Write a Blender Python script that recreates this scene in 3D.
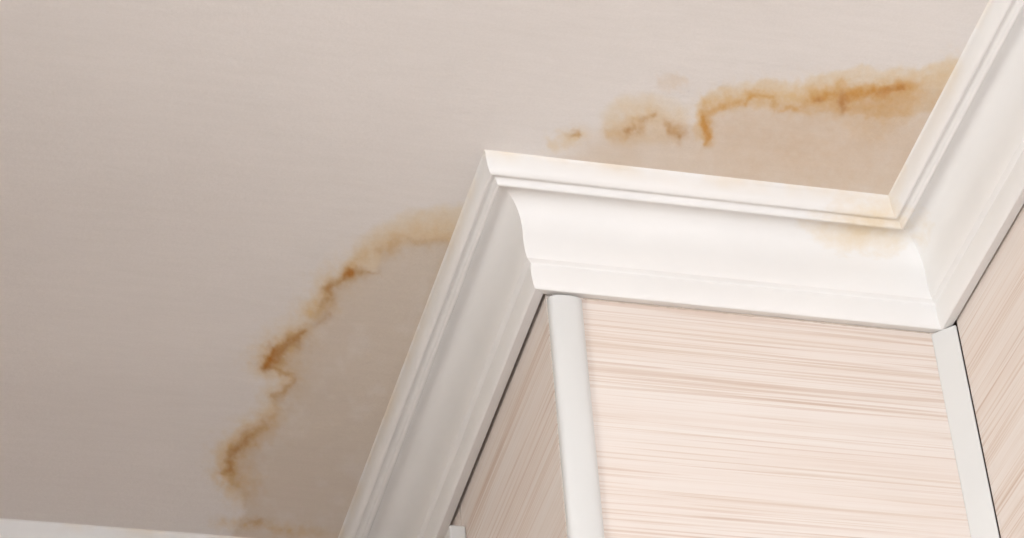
import bpy, bmesh, math
import numpy as np
from mathutils import Matrix, Vector

# ---------------------------------------------------------------- clear
for o in list(bpy.data.objects):
    bpy.data.objects.remove(o)
scene = bpy.context.scene
COL = scene.collection

# ---------------------------------------------------------------- camera
H = 2.5            # ceiling height
W = 0.38           # width of the pier front
FPX = 2651.2       # focal length in pixels of a 1024 px wide frame
CAM = np.array([-0.54868, -1.77115, 0.98166])
ROT = np.array([[0.97016263, -0.09901313, -0.22131622],
                [-0.23480906, -0.61112808, -0.75590157],
                [-0.06040837, 0.78531451, -0.6161428]])
cam_data = bpy.data.cameras.new('camera')
cam_data.sensor_width = 36.0
cam_data.lens = FPX / 1024 * 36.0
cam_data.clip_start = 0.02
cam = bpy.data.objects.new('camera', cam_data)
COL.objects.link(cam)
m4 = Matrix([list(ROT[i]) + [CAM[i]] for i in range(3)] + [[0, 0, 0, 1]])
cam.matrix_world = m4
scene.camera = cam

# ---------------------------------------------------------------- world and light
world = bpy.data.worlds.new('sky')
scene.world = world
world.use_nodes = True
bg = world.node_tree.nodes['Background']
bg.inputs['Color'].default_value = (0.80, 0.90, 1.0, 1)
bg.inputs['Strength'].default_value = 1.0

# daylight through a window behind the viewer, plus an added fill window at left
YB, XL = -2.12, -2.40                      # wall behind the viewer, left wall
WINDOWS = {'window_1': dict(a0=-0.45, a1=0.30, z0=1.05, z1=2.08, energy=34.0),     # in the back wall, a = x
           'added_window_2': dict(a0=-1.98, a1=-1.02, z0=0.75, z1=1.75, energy=83.0)}    # unseen, added for fill light in the left wall, a = y
for nm, wd in WINDOWS.items():
    ld = bpy.data.lights.new(nm + '_daylight', 'AREA')
    ld.shape = 'RECTANGLE'
    ld.size = wd['a1'] - wd['a0'] + 0.04
    ld.size_y = wd['z1'] - wd['z0'] + 0.04
    ld.energy = wd['energy']
    ld.color = (0.945, 0.985, 1.055) if nm == 'window_1' else (1.0, 0.972, 0.935)
    lo = bpy.data.objects.new(nm + '_daylight', ld)
    COL.objects.link(lo)
    am, zm = (wd['a0'] + wd['a1']) / 2, (wd['z0'] + wd['z1']) / 2
    if nm == 'window_1':
        lo.location = (am, YB - 0.12, zm); lo.rotation_euler = (math.radians(90), 0, 0)
    else:
        lo.location = (XL - 0.12, am, zm); lo.rotation_euler = (math.radians(90), 0, math.radians(-90))

vs = scene.view_settings
scene.display_settings.display_device = 'sRGB'
vs.view_transform = 'Standard'
vs.look = 'None'
vs.gamma = 1.0
vs.use_curve_mapping = False
vs.exposure = 0.03

# ---------------------------------------------------------------- helpers
def tag(o, label=None, cat=None, kind=None, group=None):
    if label: o['label'] = label
    if cat: o['category'] = cat
    if kind: o['kind'] = kind
    if group: o['group'] = group
    return o

def mesh_obj(name, verts, faces, mat, parent=None, smooth=None):
    me = bpy.data.meshes.new(name)
    me.from_pydata([tuple(v) for v in verts], [], faces)
    me.update()
    bm = bmesh.new(); bm.from_mesh(me)
    bmesh.ops.recalc_face_normals(bm, faces=bm.faces)
    bm.to_mesh(me); bm.free()
    if smooth is not None:
        me.polygons.foreach_set('use_smooth', [True] * len(me.polygons))
        me.set_sharp_from_angle(angle=math.radians(smooth))
    me.materials.append(mat)
    o = bpy.data.objects.new(name, me)
    COL.objects.link(o)
    if parent: o.parent = parent
    return o

SKEW = 0.0134      # the right wall is a touch out of square with the pier
def shear(p):
    return (p[0] + SKEW * p[1] if p[1] < 0 else p[0], p[1], p[2])

def box(name, lo_, hi_, mat, parent=None, bevel=0.0, sheared=False):
    bm = bmesh.new()
    bmesh.ops.create_cube(bm, size=1.0)
    for v in bm.verts:
        v.co = Vector([lo_[i] + (v.co[i] + 0.5) * (hi_[i] - lo_[i]) for i in range(3)])
    if bevel:
        bmesh.ops.bevel(bm, geom=list(bm.edges), offset=bevel, segments=2, affect='EDGES', profile=0.5)
    if sheared:
        for v in bm.verts:
            v.co = Vector(shear(v.co))
    me = bpy.data.meshes.new(name)
    bm.to_mesh(me); bm.free()
    me.materials.append(mat)
    o = bpy.data.objects.new(name, me)
    COL.objects.link(o)
    if parent: o.parent = parent
    return o

# smooth value noise for shapes and stains
def vnoise(x, y, seed=0):
    xi = np.floor(x).astype(np.int64); yi = np.floor(y).astype(np.int64)
    xf = x - xi; yf = y - yi
    def h(a, b):
        n = (a * 374761393 + b * 668265263 + seed * 1442695041) & 0xFFFFFFFF
        n = ((n ^ (n >> 13)) * 1274126177) & 0xFFFFFFFF
        n = n ^ (n >> 16)
        return (n & 0xFFFF) / 32767.5 - 1.0
    u = xf * xf * (3 - 2 * xf); v = yf * yf * (3 - 2 * yf)
    return (h(xi, yi) * (1 - u) + h(xi + 1, yi) * u) * (1 - v) + (h(xi, yi + 1) * (1 - u) + h(xi + 1, yi + 1) * u) * v

def fbm(x, y, seed=0, octaves=4):
    s = 0; a = 1.0; t = 0
    for i in range(octaves):
        s = s + a * vnoise(x * 2 ** i, y * 2 ** i, seed + i * 17); t += a; a *= 0.55
    return s / t

# ---------------------------------------------------------------- materials
class NT:
    def __init__(self, name):
        self.m = bpy.data.materials.new(name); self.m.use_nodes = True
        self.t = self.m.node_tree; self.n = self.t.nodes
        self.b = self.n['Principled BSDF']
    def new(self, typ, **kw):
        nd = self.n.new(typ)
        for k, v in kw.items(): setattr(nd, k, v)
        return nd
    def link(self, a, b): self.t.links.new(a, b)
    def pos(self, scale=(1, 1, 1), rot=(0, 0, 0), loc=(0, 0, 0)):
        g = self.new('ShaderNodeNewGeometry'); mp = self.new('ShaderNodeMapping')
        mp.inputs['Scale'].default_value = scale; mp.inputs['Rotation'].default_value = rot
        mp.inputs['Location'].default_value = loc
        self.link(g.outputs['Position'], mp.inputs['Vector']); return mp.outputs['Vector']
    def noise(self, vec, scale=1.0, detail=3.0, rough=0.55, dist=0.0):
        nd = self.new('ShaderNodeTexNoise')
        nd.inputs['Scale'].default_value = scale; nd.inputs['Detail'].default_value = detail
        nd.inputs['Roughness'].default_value = rough; nd.inputs['Distortion'].default_value = dist
        self.link(vec, nd.inputs['Vector']); return nd.outputs['Fac']
    def ramp(self, fac, stops):
        nd = self.new('ShaderNodeValToRGB'); cr = nd.color_ramp
        while len(cr.elements) < len(stops): cr.elements.new(0.5)
        for e, (p, c) in zip(cr.elements, stops):
            e.position = p; e.color = (c[0], c[1], c[2], 1)
        self.link(fac, nd.inputs['Fac']); return nd.outputs['Color']
    def mix(self, fac, a, b, mode='MIX'):
        nd = self.new('ShaderNodeMix', data_type='RGBA', blend_type=mode)
        for i, v in ((0, fac), (6, a), (7, b)):
            if isinstance(v, (int, float)): nd.inputs[i].default_value = v
            elif isinstance(v, tuple): nd.inputs[i].default_value = (*v, 1)
            else: self.link(v, nd.inputs[i])
        return nd.outputs[2]
    def bump(self, h, strength, dist, prev=None):
        nd = self.new('ShaderNodeBump')
        nd.inputs['Strength'].default_value = strength; nd.inputs['Distance'].default_value = dist
        self.link(h, nd.inputs['Height'])
        if prev is not None: self.link(prev, nd.inputs['Normal'])
        return nd.outputs['Normal']
    def out(self, color=None, normal=None, rough=0.6, spec=0.5):
        if color is not None:
            if isinstance(color, tuple): self.b.inputs['Base Color'].default_value = (*color, 1)
            else: self.link(color, self.b.inputs['Base Color'])
        if normal is not None: self.link(normal, self.b.inputs['Normal'])
        self.b.inputs['Roughness'].default_value = rough
        self.b.inputs['Specular IOR Level'].default_value = spec
        return self.m

def ceiling_material(name, stained):
    k = NT(name)
    big = k.noise(k.pos((1.3, 2.2, 1)), 2.2, 2, 0.5)
    col = k.ramp(big, [(0.3, (0.73, 0.70, 0.68)), (0.7, (0.775, 0.745, 0.725))])
    streak = k.noise(k.pos((9, 60, 1), rot=(0, 0, 0.10)), 2.0, 3, 0.6)
    col = k.mix(1.0, col, k.ramp(streak, [(0.3, (0.967, 0.967, 0.963)), (0.7, (1, 1, 1))]), 'MULTIPLY')
    grain = k.noise(k.pos(), 420, 2, 0.6)
    col = k.mix(1.0, col, k.ramp(grain, [(0.35, (0.972, 0.972, 0.97)), (0.65, (1, 1, 1))]), 'MULTIPLY')
    if stained:
        at = k.new('ShaderNodeAttribute', attribute_name='stain_tint')
        col = k.mix(1.0, col, at.outputs['Color'], 'MULTIPLY')
    n = k.bump(k.noise(k.pos((1, 1.6, 1), rot=(0, 0, 0.1)), 140, 3, 0.6), 0.38, 0.0014)
    n = k.bump(k.noise(k.pos((1, 2.2, 1)), 22, 2, 0.5), 0.12, 0.003, n)
    return k.out(col, n, 0.75, 0.3)

def moulding_material(name, stain):
    k = NT(name)
    big = k.noise(k.pos(), 9, 3, 0.55)
    col = k.ramp(big, [(0.3, (0.775, 0.77, 0.76)), (0.7, (0.81, 0.805, 0.795))])
    if stain:
        # yellowed water mark that ran over the mouldings at the inner corner
        vec = k.pos()
        sub = k.new('ShaderNodeVectorMath', operation='SUBTRACT')
        k.link(vec, sub.inputs[0]); sub.inputs[1].default_value = (W - 0.085, -0.045, H - 0.020)
        mul = k.new('ShaderNodeVectorMath', operation='MULTIPLY')
        k.link(sub.outputs[0], mul.inputs[0]); mul.inputs[1].default_value = (16, 24, 46)
        ln = k.new('ShaderNodeVectorMath', operation='LENGTH'); k.link(mul.outputs[0], ln.inputs[0])
        nz = k.noise(k.pos((1, 1, 1.6)), 55, 4, 0.6)
        ad = k.new('ShaderNodeMath', operation='MULTIPLY_ADD')
        k.link(nz, ad.inputs[0]); ad.inputs[1].default_value = 1.3; k.link(ln.outputs['Value'], ad.inputs[2])
        msk = k.ramp(ad.outputs[0], [(0.55, (1, 1, 1)), (1.0, (0, 0, 0))])
        mr = k.new('ShaderNodeMapRange', clamp=True)
        k.link(ad.outputs[0], mr.inputs[0]); mr.inputs[1].default_value = 0.6; mr.inputs[2].default_value = 1.7
        mr.inputs[3].default_value = 0.85; mr.inputs[4].default_value = 0.0
        col = k.mix(mr.outputs[0], col, (0.70, 0.56, 0.36))
        # faint damp yellowing where the mouldings touch the wet ceiling
        sx = k.new('ShaderNodeSeparateXYZ'); k.link(vec, sx.inputs[0])
        m2 = k.new('ShaderNodeMapRange', clamp=True)
        k.link(sx.outputs['Z'], m2.inputs[0]); m2.inputs[1].default_value = H - 0.016; m2.inputs[2].default_value = H
        m2.inputs[3].default_value = 0.0; m2.inputs[4].default_value = 1.0
        nz2 = k.noise(k.pos((1, 1, 1)), 14, 3, 0.6)
        m3 = k.new('ShaderNodeMapRange', clamp=True)
        k.link(nz2, m3.inputs[0]); m3.inputs[1].default_value = 0.42; m3.inputs[2].default_value = 0.62
        m3.inputs[3].default_value = 0.0; m3.inputs[4].default_value = 0.7
        mm = k.new('ShaderNodeMath', operation='MULTIPLY')
        k.link(m2.outputs[0], mm.inputs[0]); k.link(m3.outputs[0], mm.inputs[1])
        col = k.mix(mm.outputs[0], col, (0.76, 0.66, 0.52))
    n = k.bump(k.noise(k.pos(), 60, 3, 0.6), 0.10, 0.0015)
    return k.out(col, n, 0.5, 0.4)

def laminate_material(name, axis, tilt=0.0, seed=0.0):
    """pale limed-wood laminate; grain runs along `axis` (0 = x, 1 = y)"""
    k = NT(name)
    def st(along, across, off=0.0):
        sc = (along, 1, across) if axis == 0 else (1, along, across)
        rt = (0, tilt, 0) if axis == 0 else (tilt, 0, 0)
        return k.pos(sc, rt, (seed + off, seed * 1.7 + off, seed * 0.6 + off))
    col = k.ramp(k.noise(st(2.0, 40), 1.0, 3, 0.6), [(0.30, (0.75, 0.67, 0.615)), (0.70, (0.78, 0.73, 0.69))])
    fine = k.ramp(k.noise(st(5, 420, 3.1), 1.0, 3, 0.6), [(0.32, (0.94, 0.91, 0.885)), (0.58, (1, 1, 1))])
    col = k.mix(1.0, col, fine, 'MULTIPLY')
    # darker pore lines, gathered in loose bands
    band = k.noise(st(1.0, 40, 5.5), 1.0, 2, 0.5)
    for al, ac, off, p0_, p1_, dark in ((2.6, 290, 7.7, 0.545, 0.62, (0.89, 0.825, 0.785)), (3.4, 480, 21.3, 0.54, 0.61, (0.915, 0.865, 0.82))):
        line = k.noise(st(al, ac, off), 1.0, 1.5, 0.5, 0.1)
        mx = k.new('ShaderNodeMath', operation='MULTIPLY_ADD')
        k.link(band, mx.inputs[0]); mx.inputs[1].default_value = 0.38; k.link(line, mx.inputs[2])
        col = k.mix(1.0, col, k.ramp(mx.outputs[0], [(p0_, dark), (p1_, (1, 1, 1))]), 'MULTIPLY')
    n = k.bump(k.noise(st(4, 500, 1.9), 1.0, 2, 0.5), 0.08, 0.0006)
    return k.out(col, n, 0.5, 0.35)

def plain(name, c, rough=0.5, spec=0.4, bump=0.05, scale=80):
    k = NT(name)
    col = k.ramp(k.noise(k.pos(), 12, 3, 0.5), [(0.3, tuple(x * 0.97 for x in c)), (0.7, c)])
    return k.out(col, k.bump(k.noise(k.pos(), scale, 2, 0.5), bump, 0.001), rough, spec)

M_ceil = ceiling_material('ceiling_paint', False)
M_stain = ceiling_material('stained_ceiling_paint', True)
M_crown = moulding_material('white_moulding_paint', True)
M_lamx = laminate_material('pale_laminate_front', 0, tilt=math.radians(3.6), seed=2.0)
M_lamy = laminate_material('pale_laminate_side', 1, seed=5.0)
M_pvc = plain('white_plastic_strip', (0.69, 0.695, 0.685), 0.38, 0.5, 0.02)
M_caulk = plain('filler', (0.60, 0.52, 0.45), 0.8, 0.2, 0.4, 300)  # filler, its colour darkened in place of the contact shadow it covers
M_wall = plain('wall_backing', (0.16, 0.11, 0.08), 0.9, 0.2)
M_plaster = plain('wall_plaster', (0.74, 0.71, 0.68), 0.9, 0.2)
M_tan = plain('tan_plaster', (0.52, 0.43, 0.34), 0.9, 0.2)
M_white = plain('window_paint', (0.82, 0.81, 0.79), 0.4, 0.5)

def floor_material():
    k = NT('floor_boards')
    col = k.ramp(k.noise(k.pos((14, 1.2, 1)), 1.5, 4, 0.6), [(0.3, (0.41, 0.31, 0.23)), (0.7, (0.53, 0.42, 0.33))])
    return k.out(col, k.bump(k.noise(k.pos((60, 3, 1)), 1, 2), 0.1, 0.001), 0.45)
M_floor = floor_material()

def glass_material():
    k = NT('window_glass')
    tr = k.new('ShaderNodeBsdfTransparent'); gl = k.new('ShaderNodeBsdfGlossy')
    gl.inputs['Roughness'].default_value = 0.02
    mx = k.new('ShaderNodeMixShader'); fr = k.new('ShaderNodeFresnel'); fr.inputs['IOR'].default_value = 1.45
    k.link(fr.outputs[0], mx.inputs[0]); k.link(tr.outputs[0], mx.inputs[1]); k.link(gl.outputs[0], mx.inputs[2])
    k.link(mx.outputs[0], k.n['Material Output'].inputs['Surface'])
    return k.m
M_glass = glass_material()

# ---------------------------------------------------------------- room shell
YF = 0.655                                 # far wall of the alcove
PT = 0.005                                 # laminate thickness
ceiling = tag(box('ceiling', (XL - 0.1, YB - 0.1, H), (W + 0.15, YF + 0.1, H + 0.08), M_ceil),
              'off-white painted ceiling with brown water stains', 'ceiling', 'structure')
tag(box('floor', (XL - 0.1, YB - 0.1, -0.08), (W + 0.15, YF + 0.1, 0.0), M_floor),
    'brown wooden floor below the frame', 'floor', 'structure')

def wall(name, lo_, hi_, label, mat=M_wall, sheared=False):
    return tag(box(name, lo_, hi_, mat, sheared=sheared), label, 'wall', 'structure')

wf = wall('wall_front', (0.0070, PT, 0), (W + 0.15, 0.10, H), 'wall of the projecting pier clad in pale pinkish wood laminate')
box('panel', (0.0070, 0, 0.0), (W - 0.001, PT, H - 0.004), M_lamx, wf)
wr = wall('wall_return', (PT, 0.10, 0), (0.10, YF + 0.1, H), 'shaded side wall of the pier clad in brownish laminate')
box('panel', (0, 0.0042, 0.0), (PT, 0.345, H - 0.004), M_lamy, wr)
box('panel', (0, 0.347, 0.0), (PT, YF, H - 0.004), M_lamy, wr)
wq = wall('wall_right', (W + PT, YB, 0), (W + 0.15, PT, H), 'laminate clad wall at the right edge, slanting diagonal grain', sheared=True)
ys = [-0.0176, -1.20, YB]
for a, b in zip(ys[:-1], ys[1:]):
    box('panel', (W, b + 0.001, 0.0), (W + PT, a - 0.001, H - 0.004), M_lamy, wq, sheared=True)
wa = wall('wall_far', (XL, YF + PT, 0), (PT, YF + 0.1, H), 'far wall of the alcove below the white moulding')
xs = [0.0, -1.2, XL]
for a, b in zip(xs[:-1], xs[1:]):
    box('panel', (b + 0.001, YF, 0.0), (a - 0.001, YF + PT, H - 0.004), M_lamx, wa)

def wall_with_window(name, nm, b0, b1, label, mat):
    """wall with an opening; b0..b1 is its run, the window sits in WINDOWS[nm]"""
    wd = WINDOWS[nm]; back = nm == 'window_1'
    def world_of(a, dep, z):                # a along the wall, dep into the wall thickness (positive = into the room)
        return (a, YB + dep, z) if back else (XL + dep, a, z)
    def slab(bm, a0, a1, d0, d1, z0, z1, bev=0.0):
        r = bmesh.ops.create_cube(bm, size=1.0)
        for v in r['verts']:
            c = v.co
            v.co = Vector(world_of(a0 + (c.x + .5) * (a1 - a0), d0 + (c.y + .5) * (d1 - d0), z0 + (c.z + .5) * (z1 - z0)))
        if bev:
            bmesh.ops.bevel(bm, geom=list(bm.edges), offset=bev, segments=2, affect='EDGES', profile=0.5)
        bmesh.ops.recalc_face_normals(bm, faces=bm.faces)
    def finish(bm, nme, m, parent=None):
        me = bpy.data.meshes.new(nme); bm.to_mesh(me); bm.free(); me.materials.append(m)
        o = bpy.data.objects.new(nme, me); COL.objects.link(o)
        if parent:
            o.parent = parent; o.matrix_parent_inverse = Matrix.Translation(-parent.location)
        return o
    a0, a1, z0, z1 = wd['a0'], wd['a1'], wd['z0'], wd['z1']
    bm = bmesh.new()
    slab(bm, b0, a0, -0.1, 0, 0, H); slab(bm, a1, b1, -0.1, 0, 0, H)
    slab(bm, a0, a1, -0.1, 0, 0, z0); slab(bm, a0, a1, -0.1, 0, z1, H)
    tag(finish(bm, name, mat), label, 'wall', 'structure')
    win = bpy.data.objects.new(nm, None); COL.objects.link(win); win.location = world_of((a0 + a1) / 2, -0.05, z0)
    f = 0.045; am = (a0 + a1) / 2
    for nme, q in (('jamb', (a0, a0 + f, z0, z1)), ('jamb', (a1 - f, a1, z0, z1)), ('mullion', (am - f / 2, am + f / 2, z0 + f, z1 - f)),
                   ('head', (a0 + f, a1 - f, z1 - f, z1)), ('bottom_rail', (a0 + f, a1 - f, z0, z0 + f))):
        bm = bmesh.new(); slab(bm, q[0], q[1], -0.08, -0.03, q[2], q[3], 0.004); finish(bm, nme, M_white, win)
    bm = bmesh.new(); slab(bm, a0 - 0.03, a1 + 0.03, 0.0, 0.10, z0 - 0.03, z0, 0.004); finish(bm, 'sill', M_white, win)
    for p0, p1 in ((a0 + f, am - f / 2), (am + f / 2, a1 - f)):
        bm = bmesh.new(); slab(bm, p0, p1, -0.058, -0.053, z0 + f, z1 - f); finish(bm, 'pane', M_glass, win)
    return win
tag(wall_with_window('wall_back', 'window_1', XL - 0.1, W + 0.15, 'plaster wall behind the viewer', M_plaster),
    'white framed window behind the viewer', 'window', 'structure')
tag(wall_with_window('wall_left', 'added_window_2', YB, YF + 0.1, 'tan plaster wall far to the left of the pier', M_tan),
    'unseen white framed window added at left as fill light', 'window', 'structure')

# ---------------------------------------------------------------- crown mouldings
def smooth_curve(pts, n):
    """Catmull-Rom through pts"""
    P = [np.array(p, float) for p in pts]; P = [2 * P[0] - P[1]] + P + [2 * P[-1] - P[-2]]
    out = []
    for i in range(1, len(P) - 2):
        for t in np.linspace(0, 1, n, endpoint=False):
            a, b, c, d = P[i - 1:i + 3]
            out.append(0.5 * ((2 * b) + (c - a) * t + (2 * a - 5 * b + 4 * c - d) * t * t + (3 * b - a - 3 * c + d) * t ** 3))
    out.append(P[-2]); return [tuple(p) for p in out]

# (u = distance out from the wall, v = drop below the ceiling)
PROFILE = ([(0.0725, 0.0000), (0.0712, 0.0012)]
           + smooth_curve([(0.0708, 0.0030), (0.0704, 0.0070), (0.0694, 0.0120), (0.0674, 0.0170), (0.0646, 0.0200), (0.0626, 0.0204)], 3)
           + smooth_curve([(0.0606, 0.0188), (0.0582, 0.0184), (0.0562, 0.0200), (0.0550, 0.0226), (0.0536, 0.0238), (0.0518, 0.0237), (0.0504, 0.0224)], 3)
           + smooth_curve([(0.0488, 0.0194), (0.0450, 0.0180), (0.0385, 0.0182), (0.0315, 0.0212), (0.0256, 0.0280), (0.0224, 0.0364), (0.0211, 0.0455),
                           (0.0210, 0.0550), (0.0206, 0.0630), (0.0194, 0.0700), (0.0176, 0.0745)], 3)
           + smooth_curve([(0.0150, 0.0757), (0.0132, 0.0772), (0.0136, 0.0796), (0.0138, 0.0870), (0.0130, 0.0940), (0.0116, 0.0994), (0.0102, 0.1018)], 3)
           + [(0.0094, 0.1022), (0.0084, 0.1020), (0.0, 0.0994)])
UTOP = PROFILE[0][0]
KF, KL, KR = 0.955, 0.88, 0.915             # each run was pressed on with a slightly different lean
def lean(u, k): return u * (1 - (1 - k) * u / UTOP)

def crown(name, label, start, end, gap, start_miter, end_miter, out, skew=False, seed=1, k=1.0):
    """straight run from start to end (points on the wall line), out = unit vector into the room.
    *_miter(u) returns how far that end is moved along the run for a point u out from the wall."""
    s = np.array(start, float); e = np.array(end, float); L = np.linalg.norm(e - s); d = (e - s) / L
    o = np.array(out, float)
    NS = max(8, int(L / 0.012)); K = len(PROFILE)
    verts = []; faces = []
    for i in range(NS + 1):
        f = i / NS
        for j, (u, v) in enumerate(PROFILE):
            uu = lean(u, k[0] + (k[1] - k[0]) * f if isinstance(k, tuple) else k) + gap
            a = start_miter(u); b = L + end_miter(u)
            t = a + (b - a) * f
            wob = 0.0
            if 2 < j < K - 1:
                wob = 0.00045 * float(vnoise(np.array(t * 14 + j * 0.07), np.array(j * 0.11), seed)) * min(1, 6 * f, 6 * (1 - f))
            p = s + d * t + o * (uu + wob)
            z = H - v - (wob * 0.6 if j > 2 else 0)
            q = (p[0], p[1], z)
            verts.append(shear(q) if skew else q)
        # back edge: against the wall at the bottom and up at the ceiling
        u0 = 0.0; a = start_miter(u0); b = L + end_miter(u0); t = a + (b - a) * f
        p = s + d * t + o * gap; q = (p[0], p[1], H)
        verts.append(shear(q) if skew else q)
    n = K + 1
    for i in range(NS):
        for j in range(n):
            j2 = (j + 1) % n
            faces.append((i * n + j, i * n + j2, (i + 1) * n + j2, (i + 1) * n + j))
    faces.append(tuple(range(n))); faces.append(tuple(NS * n + j for j in reversed(range(n))))
    ob = mesh_obj(name, verts, faces, M_crown, smooth=32)
    return tag(ob, label, 'moulding', 'structure')

GF, GL, GR = 0.0004, 0.0036, 0.0024        # open joints between moulding and panel
t1 = crown('trim_1', 'bright white crown moulding across the front of the pier', (0, 0), (W, 0), GF,
      lambda u: -(lean(u, KL) + GL), lambda u: -(lean(u, KR) + GR), (0, -1), seed=1, k=KF)
t2 = crown('trim_2', 'shaded crown moulding along the side of the pier, running to lower left', (0, 0), (0, YF), GL,
      lambda u: -(lean(u, KF) + GF), lambda u: -(u + GF), (-1, 0), seed=2, k=(KL, 1.03))
t3 = crown('trim_3', 'crown moulding on the right wall, rising to the upper right corner', (W, 0), (W, YB), GR,
      lambda u: (lean(u, KF) + GF), lambda u: -u, (-1, 0), skew=True, seed=3, k=KR)
crown('trim_4', 'crown moulding on the far wall, a white sliver at lower left', (XL, YF), (0, YF), GF,
      lambda u: u, lambda u: -(lean(u, 1.03) + GL), (0, -1), seed=4)

# crumbly filler squeezed out between the front moulding and the laminate
def filler(name, x0, x1, parent):
    N = 150; R = 7; verts = []; faces = []
    for i in range(N + 1):
        x = x0 + (x1 - x0) * i / N
        r = 0.0004 + 0.0010 * max(0.0, float(fbm(np.array(x * 160), np.array(0.3), 5)) + 0.15)
        for j in range(R):
            a = 2 * math.pi * j / R
            verts.append((x, -0.0004 + r * math.cos(a), H - 0.1002 + r * math.sin(a)))
    for i in range(N):
        for j in range(R):
            faces.append((i * R + j, i * R + (j + 1) % R, (i + 1) * R + (j + 1) % R, (i + 1) * R + j))
    return mesh_obj(name, verts, faces, M_caulk, parent, smooth=60)
fl = filler('filler_bead', 0.033, W - 0.020, t1)
fl['label'] = 'thin crumbly filler line under the moulding'

# ---------------------------------------------------------------- vertical strips
def extrude_strip(name, pts, z0, z1, label, mat=M_pvc, sheared=False):
    n = len(pts); zs = [z0, (z0 + z1) / 2, z1 - 0.0012, z1]
    c = np.mean(np.array(pts), axis=0); verts = []; faces = []
    for i, z in enumerate(zs):
        for p in pts:
            q = np.array(p) if i < 3 else c + (np.array(p) - c) * 0.97
            verts.append((q[0], q[1], z))
    for i in range(len(zs) - 1):
        for j in range(n):
            faces.append((i * n + j, i * n + (j + 1) % n, (i + 1) * n + (j + 1) % n, (i + 1) * n + j))
    faces.append(tuple(range(n))); faces.append(tuple((len(zs) - 1) * n + j for j in range(n)))
    o = mesh_obj(name, verts, faces, mat, smooth=40)
    return tag(o, label, 'trim', 'structure')

ZT = H - 0.1028
outer = smooth_curve([(0.0010, 0.0046), (0.0003, 0.0020), (0.0010, -0.0020), (0.0036, -0.0048), (0.0090, -0.0062),
                      (0.0180, -0.0066), (0.0260, -0.0058), (0.0302, -0.0034), (0.0312, -0.0002)], 3)
extrude_strip('trim_5', outer, 0.0, ZT - 0.0005, 'rounded white strip covering the outer corner of the pier')
inner = smooth_curve([(W - 0.0186, -0.0002), (W - 0.0176, -0.0020), (W - 0.0110, -0.0090), (W - 0.0036, -0.0165), (W - 0.0016, -0.0178)], 4)
inner = inner + [(W - 0.0006, -0.0170), (W - 0.0006, -0.0002)]
extrude_strip('trim_6', inner, 0.0, ZT + 0.0010, 'white strip filling the inner corner beside the right wall')
o7 = tag(box('trim_7', (-0.0165, 0.3290, 0.0), (-0.0001, 0.3560, 2.3690), M_pvc, None, 0.0016),
         'square-ended white strip low on the shaded side wall', 'trim', 'structure')

# ---------------------------------------------------------------- water stains on the ceiling
def on_ceiling(px, py):
    d = ROT @ np.array([(px - 512) / FPX, -(py - 269) / FPX, -1.0])
    return (CAM + d * (H - CAM[2]) / d[2])[:2]

HALO = (0.965, 0.89, 0.755); TAN = (0.935, 0.785, 0.55); ORANGE = (0.88, 0.635, 0.30)
WASH = (0.865, 0.80, 0.715); UMBER = (0.76, 0.58, 0.38)

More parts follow.
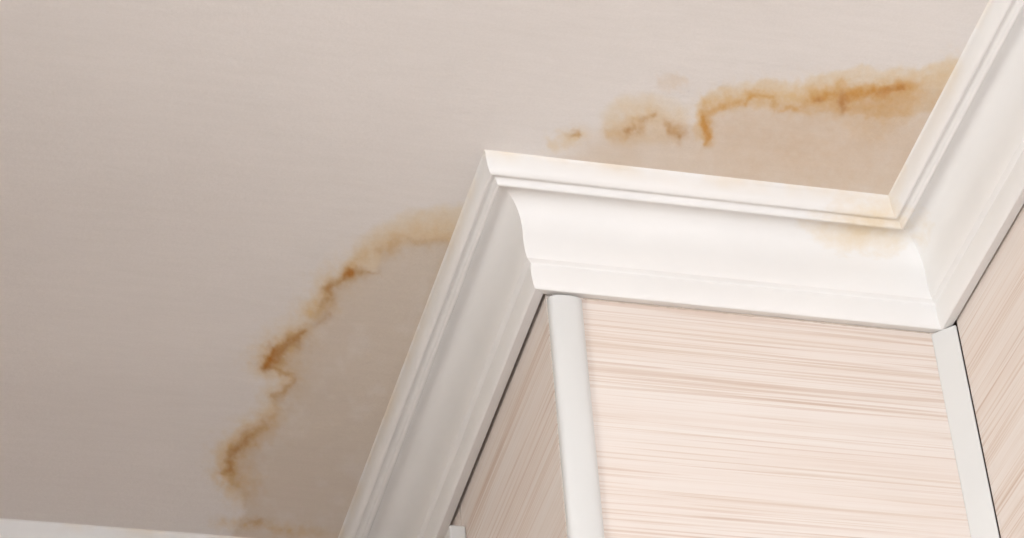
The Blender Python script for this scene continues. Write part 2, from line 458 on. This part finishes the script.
class Stain:
    """tint map laid out on the ceiling around a centre; lengths in millimetre-like units scaled per axis"""
    def __init__(self, cpx, x0, x1, y0, y1, seed):
        self.c = on_ceiling(*cpx); e = 4.0
        jx = (on_ceiling(cpx[0] + e, cpx[1]) - self.c) / e; jy = (on_ceiling(cpx[0], cpx[1] + e) - self.c) / e
        self.Ji = np.linalg.inv(np.stack([jx, jy], 1))
        self.nx = int((x1 - x0) / 0.0011); self.ny = int((y1 - y0) / 0.0015)
        gx = np.linspace(x0, x1, self.nx); gy = np.linspace(y0, y1, self.ny)
        X, Y = np.meshgrid(gx, gy); self.X = X.ravel(); self.Y = Y.ravel()
        q = self.Ji @ np.stack([self.X - self.c[0], self.Y - self.c[1]])
        self.seed = seed
        self.rawu, self.rawv = q
        a = 4.2
        self.u = q[0] + a * fbm(q[0] / 16, q[1] / 16, seed) + 1.3 * fbm(q[0] / 5, q[1] / 5, seed + 50, 2)
        self.v = q[1] + a * fbm(q[0] / 16, q[1] / 16, seed + 100) + 1.3 * fbm(q[0] / 5, q[1] / 5, seed + 150, 2)
        self.tint = np.ones((len(self.u), 3))
    def pt(self, px, py):
        w = on_ceiling(px, py); return self.Ji @ (w - self.c)
    def apply(self, alpha, col, mottled=0.25, scale=9, seed=0):
        m = 1 + mottled * fbm(self.rawu / scale, self.rawv / scale, self.seed + 300 + seed)
        a = np.clip(alpha * m, 0, 1)[:, None]
        self.tint *= 1 + a * (np.array(col) - 1)
    def stroke(self, pts, col, mottled=0.3, seed=0, power=2.0):
        """pts: (px, py, half width, strength)"""
        best = np.zeros(len(self.u))
        P = [(self.pt(p[0], p[1]), p[2], p[3]) for p in pts]
        ragged = np.clip(1.15 + 0.75 * fbm(self.rawu / 7, self.rawv / 7, self.seed + 700 + seed, 3), 0.35, 2.0)   # uneven stroke width
        for (a, wa_, sa), (b, wb_, sb) in zip(P[:-1], P[1:]):
            d = b - a; L2 = max(d @ d, 1e-6)
            t = np.clip(((self.u - a[0]) * d[0] + (self.v - a[1]) * d[1]) / L2, 0, 1)
            r = np.hypot(self.u - a[0] - t * d[0], self.v - a[1] - t * d[1])
            w = wa_ + (wb_ - wa_) * t; s = sa + (sb - sa) * t
            best = np.maximum(best, s * np.exp(-(r / (w * ragged)) ** power))
        self.apply(best, col, mottled + 0.35, 6, seed)
    def area(self, poly, col, soft, strength=1.0, mottled=0.2, scale=18, seed=0):
        P = np.array([self.pt(*p) for p in poly]); n = len(P)
        ins = np.zeros(len(self.u), bool); dist = np.full(len(self.u), 1e9)
        for i in range(n):
            a = P[i]; b = P[(i + 1) % n]; d = b - a
            c = (a[1] > self.v) != (b[1] > self.v)
            den = d[1] if abs(d[1]) > 1e-9 else 1e-9
            ins ^= c & (self.u < d[0] * (self.v - a[1]) / den + a[0])
            t = np.clip(((self.u - a[0]) * d[0] + (self.v - a[1]) * d[1]) / max(d @ d, 1e-9), 0, 1)
            dist = np.minimum(dist, np.hypot(self.u - a[0] - t * d[0], self.v - a[1] - t * d[1]))
        sd = np.where(ins, dist, -dist)
        t = np.clip(sd / soft + 0.5, 0, 1)
        self.apply(strength * t * t * (3 - 2 * t), col, mottled, scale, seed)
    def build(self, label):
        keep_v = (np.abs(self.tint - 1).max(1) > 0.004).reshape(self.ny, self.nx)
        kf = keep_v[:-1, :-1] | keep_v[1:, :-1] | keep_v[:-1, 1:] | keep_v[1:, 1:]
        idx = np.arange(self.nx * self.ny).reshape(self.ny, self.nx)
        F = np.stack([idx[:-1, :-1][kf], idx[1:, :-1][kf], idx[1:, 1:][kf], idx[:-1, 1:][kf]], 1)
        used = np.unique(F); remap = np.full(self.nx * self.ny, -1); remap[used] = np.arange(len(used))
        F = remap[F]
        depth = 1 - self.tint[used].mean(1)
        Z = H - 0.00012 - 0.0005 * np.clip(depth, 0, 0.5) * (0.6 + 0.4 * fbm(self.rawu[used] / 4, self.rawv[used] / 4, self.seed + 9))
        V = np.stack([self.X[used], self.Y[used], Z], 1)
        me = bpy.data.meshes.new('water_stain')
        me.from_pydata(V.tolist(), [], F.tolist())
        me.polygons.foreach_set('use_smooth', [True] * len(F))
        at = me.attributes.new('stain_tint', 'FLOAT_COLOR', 'POINT')
        at.data.foreach_set('color', np.concatenate([np.clip(self.tint[used], 0, 1.0), np.ones((len(used), 1))], 1).astype(np.float32).ravel())
        me.update(); me.materials.append(M_stain)
        o = bpy.data.objects.new('water_stain', me); COL.objects.link(o); o.parent = ceiling
        o['label'] = label
        return o

# stain beside the shaded moulding
S = Stain((340, 370), -0.275, -0.055, -0.02, 0.595, 11)
tide = [(377, 272), (365, 272), (352, 274), (341, 281), (328, 288), (330, 297), (322, 304), (316, 312), (305, 331), (295, 338),
        (278, 348), (270, 359), (266, 366), (282, 372), (294, 377), (296, 382), (287, 389), (276, 396), (275, 404), (277, 412),
        (270, 422), (258, 430), (245, 441), (233, 449), (228, 458), (227, 471), (229, 484), (243, 498), (246, 512), (236, 524), (232, 545)]
S.area([(470, 238), (445, 240), (411, 242), (382, 252)] + tide + [(345, 560), (360, 540), (475, 200)], WASH, 12, 1.0, 0.50, 20)
S.area([(475, 206), (452, 207), (419, 210), (384, 224), (362, 239), (348, 260), (340, 278), (352, 280), (378, 272), (384, 254), (411, 245), (446, 243), (470, 243)], HALO, 11, 1.0, 0.25, 14, 1)
S.stroke([(462, 232, 10, .5), (445, 232, 10, .5), (415, 232, 10, .5), (385, 245, 10, .55), (362, 258, 9, .55), (350, 270, 7, .5)], TAN, 0.35, 2)
S.stroke([(447, 241, 4, .35), (404, 240, 4, .3), (380, 250, 4, .3)], UMBER, 0.6, 3)
halo = [(p[0] - 4, p[1] - 3, 12, .8) for p in tide[2:26]]
S.stroke(halo, HALO, 0.3, 4)
S.stroke([(352, 274, 6, .7), (340, 282, 6, .6), (328, 290, 7, .6), (322, 304, 9, .75), (314, 311, 9, .9), (322, 320, 6, .5)], TAN, 0.3, 5)
S.stroke([(308, 332, 6, .7), (295, 340, 11, .9), (280, 350, 12, .95), (268, 362, 11, .9), (284, 373, 6, .6), (290, 382, 7, .6), (277, 394, 6, .5), (275, 408, 7, .5),
          (264, 427, 9, .7), (246, 441, 11, .9), (231, 454, 11, .9), (227, 472, 11, .95), (231, 485, 11, .7)], TAN, 0.3, 6)
S.stroke([(242, 478, 14, .6), (246, 492, 11, .6), (252, 500, 8, .3)], TAN, 0.3, 7)
S.stroke([(380, 272, 2, .5), (366, 273, 2.6, .7), (351, 274, 5, 1), (341, 282, 3.6, .8), (329, 289, 4.4, .9), (331, 297, 3.6, .7), (322, 305, 3.2, .6)], UMBER, 0.35, 8)
S.stroke([(331, 314, 2.4, .5), (325, 321, 2.6, .5), (317, 326, 2.4, .4)], UMBER, 0.4, 9)
S.stroke([(306, 331, 3.5, .8), (295, 338, 4.8, .9), (279, 348, 6, .95), (271, 358, 7.5, 1.), (266, 366, 3.5, .8)], UMBER, 0.3, 10)
S.stroke([(275, 352, 3.6, .7), (270, 359, 4.5, 1.), (267, 364, 3, .8)], ORANGE, 0.3, 11)
S.stroke([(352, 274, 3.2, .8), (345, 278, 2.2, .4)], ORANGE, 0.3, 21)
S.stroke([(300, 344, 2.4, .4), (297, 348, 2.4, .4)], UMBER, 0.4, 22)
S.stroke([(266, 366, 2.4, .7), (282, 372, 2.4, .7), (294, 377, 3, .6), (296, 382, 3, .6), (287, 389, 3, .6), (281, 393, 3.4, .65), (272, 395, 3, .6)], UMBER, 0.3, 12)
S.stroke([(276, 412, 4, .2), (258, 431, 4.5, .5), (245, 442, 6, .75), (234, 450, 5, .75), (229, 459, 4.4, .65), (229, 471, 5.5, .75), (222, 474, 3, .5)], UMBER, 0.35, 13)
S.stroke([(218, 524, 6, .4), (242, 525, 7, .7), (260, 524, 6, .8), (283, 531, 7, .7), (310, 533, 7, .6), (335, 535, 6, .3)], TAN, 0.4, 14)
S.stroke([(252, 523, 3, .3), (260, 522, 3.4, .6)], UMBER, 0.3, 15)
S.stroke([(452, 250, 7, .5), (430, 320, 9, .4), (400, 400, 9, .2)], HALO, 0.5, 16)
S.build('brown edged water stain spreading from the shaded side moulding')

# stain in the corner by the right wall
S = Stain((770, 130), -0.045, 0.335, -0.275, -0.055, 23)
S.area([(560, 160), (590, 140), (612, 128), (640, 122), (700, 128), (708, 112), (740, 103), (800, 106), (845, 95), (900, 88), (945, 85), (960, 110), (905, 215), (560, 165)],
       (0.895, 0.80, 0.69), 26, 0.9, 0.25, 24)
S.stroke([(740, 150, 30, .35), (800, 150, 32, .45), (860, 150, 32, .45), (900, 150, 30, .35)], (0.92, 0.82, 0.71), 0.3, 1)
S.area([(694, 140), (697, 104), (710, 92), (730, 87), (744, 81), (767, 79), (795, 84), (801, 87), (809, 78), (846, 71), (863, 64), (884, 71), (900, 68), (919, 70), (949, 56), (965, 60),
        (945, 105), (900, 118), (845, 114), (800, 112), (775, 112), (745, 106), (725, 110), (712, 116), (710, 140)], HALO, 6, 1.0, 0.5, 7, 2)
S.area([(604, 114), (612, 103), (622, 97), (644, 94), (670, 100), (688, 108), (686, 134), (662, 144), (624, 144), (606, 136)], HALO, 14, 0.75, 0.45, 12, 3)
S.stroke([(616, 130, 8, .4), (630, 122, 10, .5), (650, 114, 9, .5), (672, 120, 9, .4), (676, 130, 7, .5)], TAN, 0.45, 4)
S.stroke([(625, 131, 3.4, .7), (633, 125, 3.4, .7), (638, 130, 3.4, .6), (644, 120, 3.4, .75), (652, 116, 3.4, .7)], UMBER, 0.6, 5)
S.stroke([(668, 124, 4, .6), (671, 131, 5, .65), (678, 133, 6.5, .8)], UMBER, 0.3, 6)
S.stroke([(610, 132, 4, .5), (624, 136, 4, .5)], TAN, 0.5, 7)
S.stroke([(550, 146, 6, .5), (565, 141, 6, .7), (578, 134, 6, .85), (588, 133, 5, .4)], TAN, 0.3, 8)
S.stroke([(572, 136, 2.2, .5), (577, 134, 3, .9), (580, 135, 2, .5)], UMBER, 0.3, 9)
S.stroke([(706, 112, 7, .9), (704, 126, 7, 1), (707, 138, 6, .9)], TAN, 0.3, 10)
S.stroke([(705, 113, 4, .8), (703, 126, 4.2, .9), (707, 137, 4.4, .9)], ORANGE, 0.35, 11)
S.stroke([(712, 104, 8, .8), (728, 100, 9, .8), (745, 96, 9, .9), (765, 94, 9, .85), (785, 98, 10, .85), (805, 98, 10, .9), (830, 96, 11, 1), (850, 96, 11, 1), (875, 92, 10, 1), (900, 88, 9, .9), (930, 82, 10, .6), (955, 66, 10, .45)], TAN, 0.35, 12)
S.stroke([(712, 111, 2.4, .5), (725, 107, 3, .6), (737, 101, 3.2, .7), (745, 104, 2.6, .6), (753, 96, 4, .8), (761, 99, 3, .7), (773, 97, 2.6, .6), (775, 108, 3, .7), (779, 113, 3.2, .8), (789, 108, 2.6, .6), (799, 108, 3, .7), (806, 104, 3, .5)], ORANGE, 0.5, 13)
S.stroke([(815, 97, 6, .6), (842, 94, 7, .75), (863, 92, 6, .8), (880, 90, 6, .95), (902, 88, 3.4, .8), (915, 85, 3, .3)], ORANGE, 0.35, 14)
S.stroke([(842, 94, 3.5, .6), (842, 104, 3, .7), (844, 114, 2.4, .6)], UMBER, 0.35, 15)
S.stroke([(816, 100, 2, .5), (820, 99, 2.6, .7), (823, 100, 2, .4)], UMBER, 0.3, 16)
S.stroke([(880, 92, 2.2, .4), (892, 89, 2.2, .6), (902, 88, 2, .6)], UMBER, 0.3, 17)
S.stroke([(848, 108, 3, .5), (860, 109, 3, .5), (884, 110, 10, .55), (900, 102, 10, .5), (915, 96, 9, .4)], TAN, 0.5, 18)
S.stroke([(830, 108, 8, .4), (850, 120, 12, .35), (880, 122, 14, .5), (905, 110, 12, .4)], TAN, 0.4, 19)
S.build('ragged orange-brown water stain in the corner by the right wall')

# the faint lone spot
S = Stain((674, 82), 0.045, 0.10, -0.215, -0.15, 31)
S.stroke([(664, 83, 6.5, .8), (674, 82, 7.5, 1), (682, 81, 6, .9)], (0.945, 0.885, 0.81), 0.2, 1, power=3.0)
S.build('faint lone pinkish spot above the ragged corner stain')
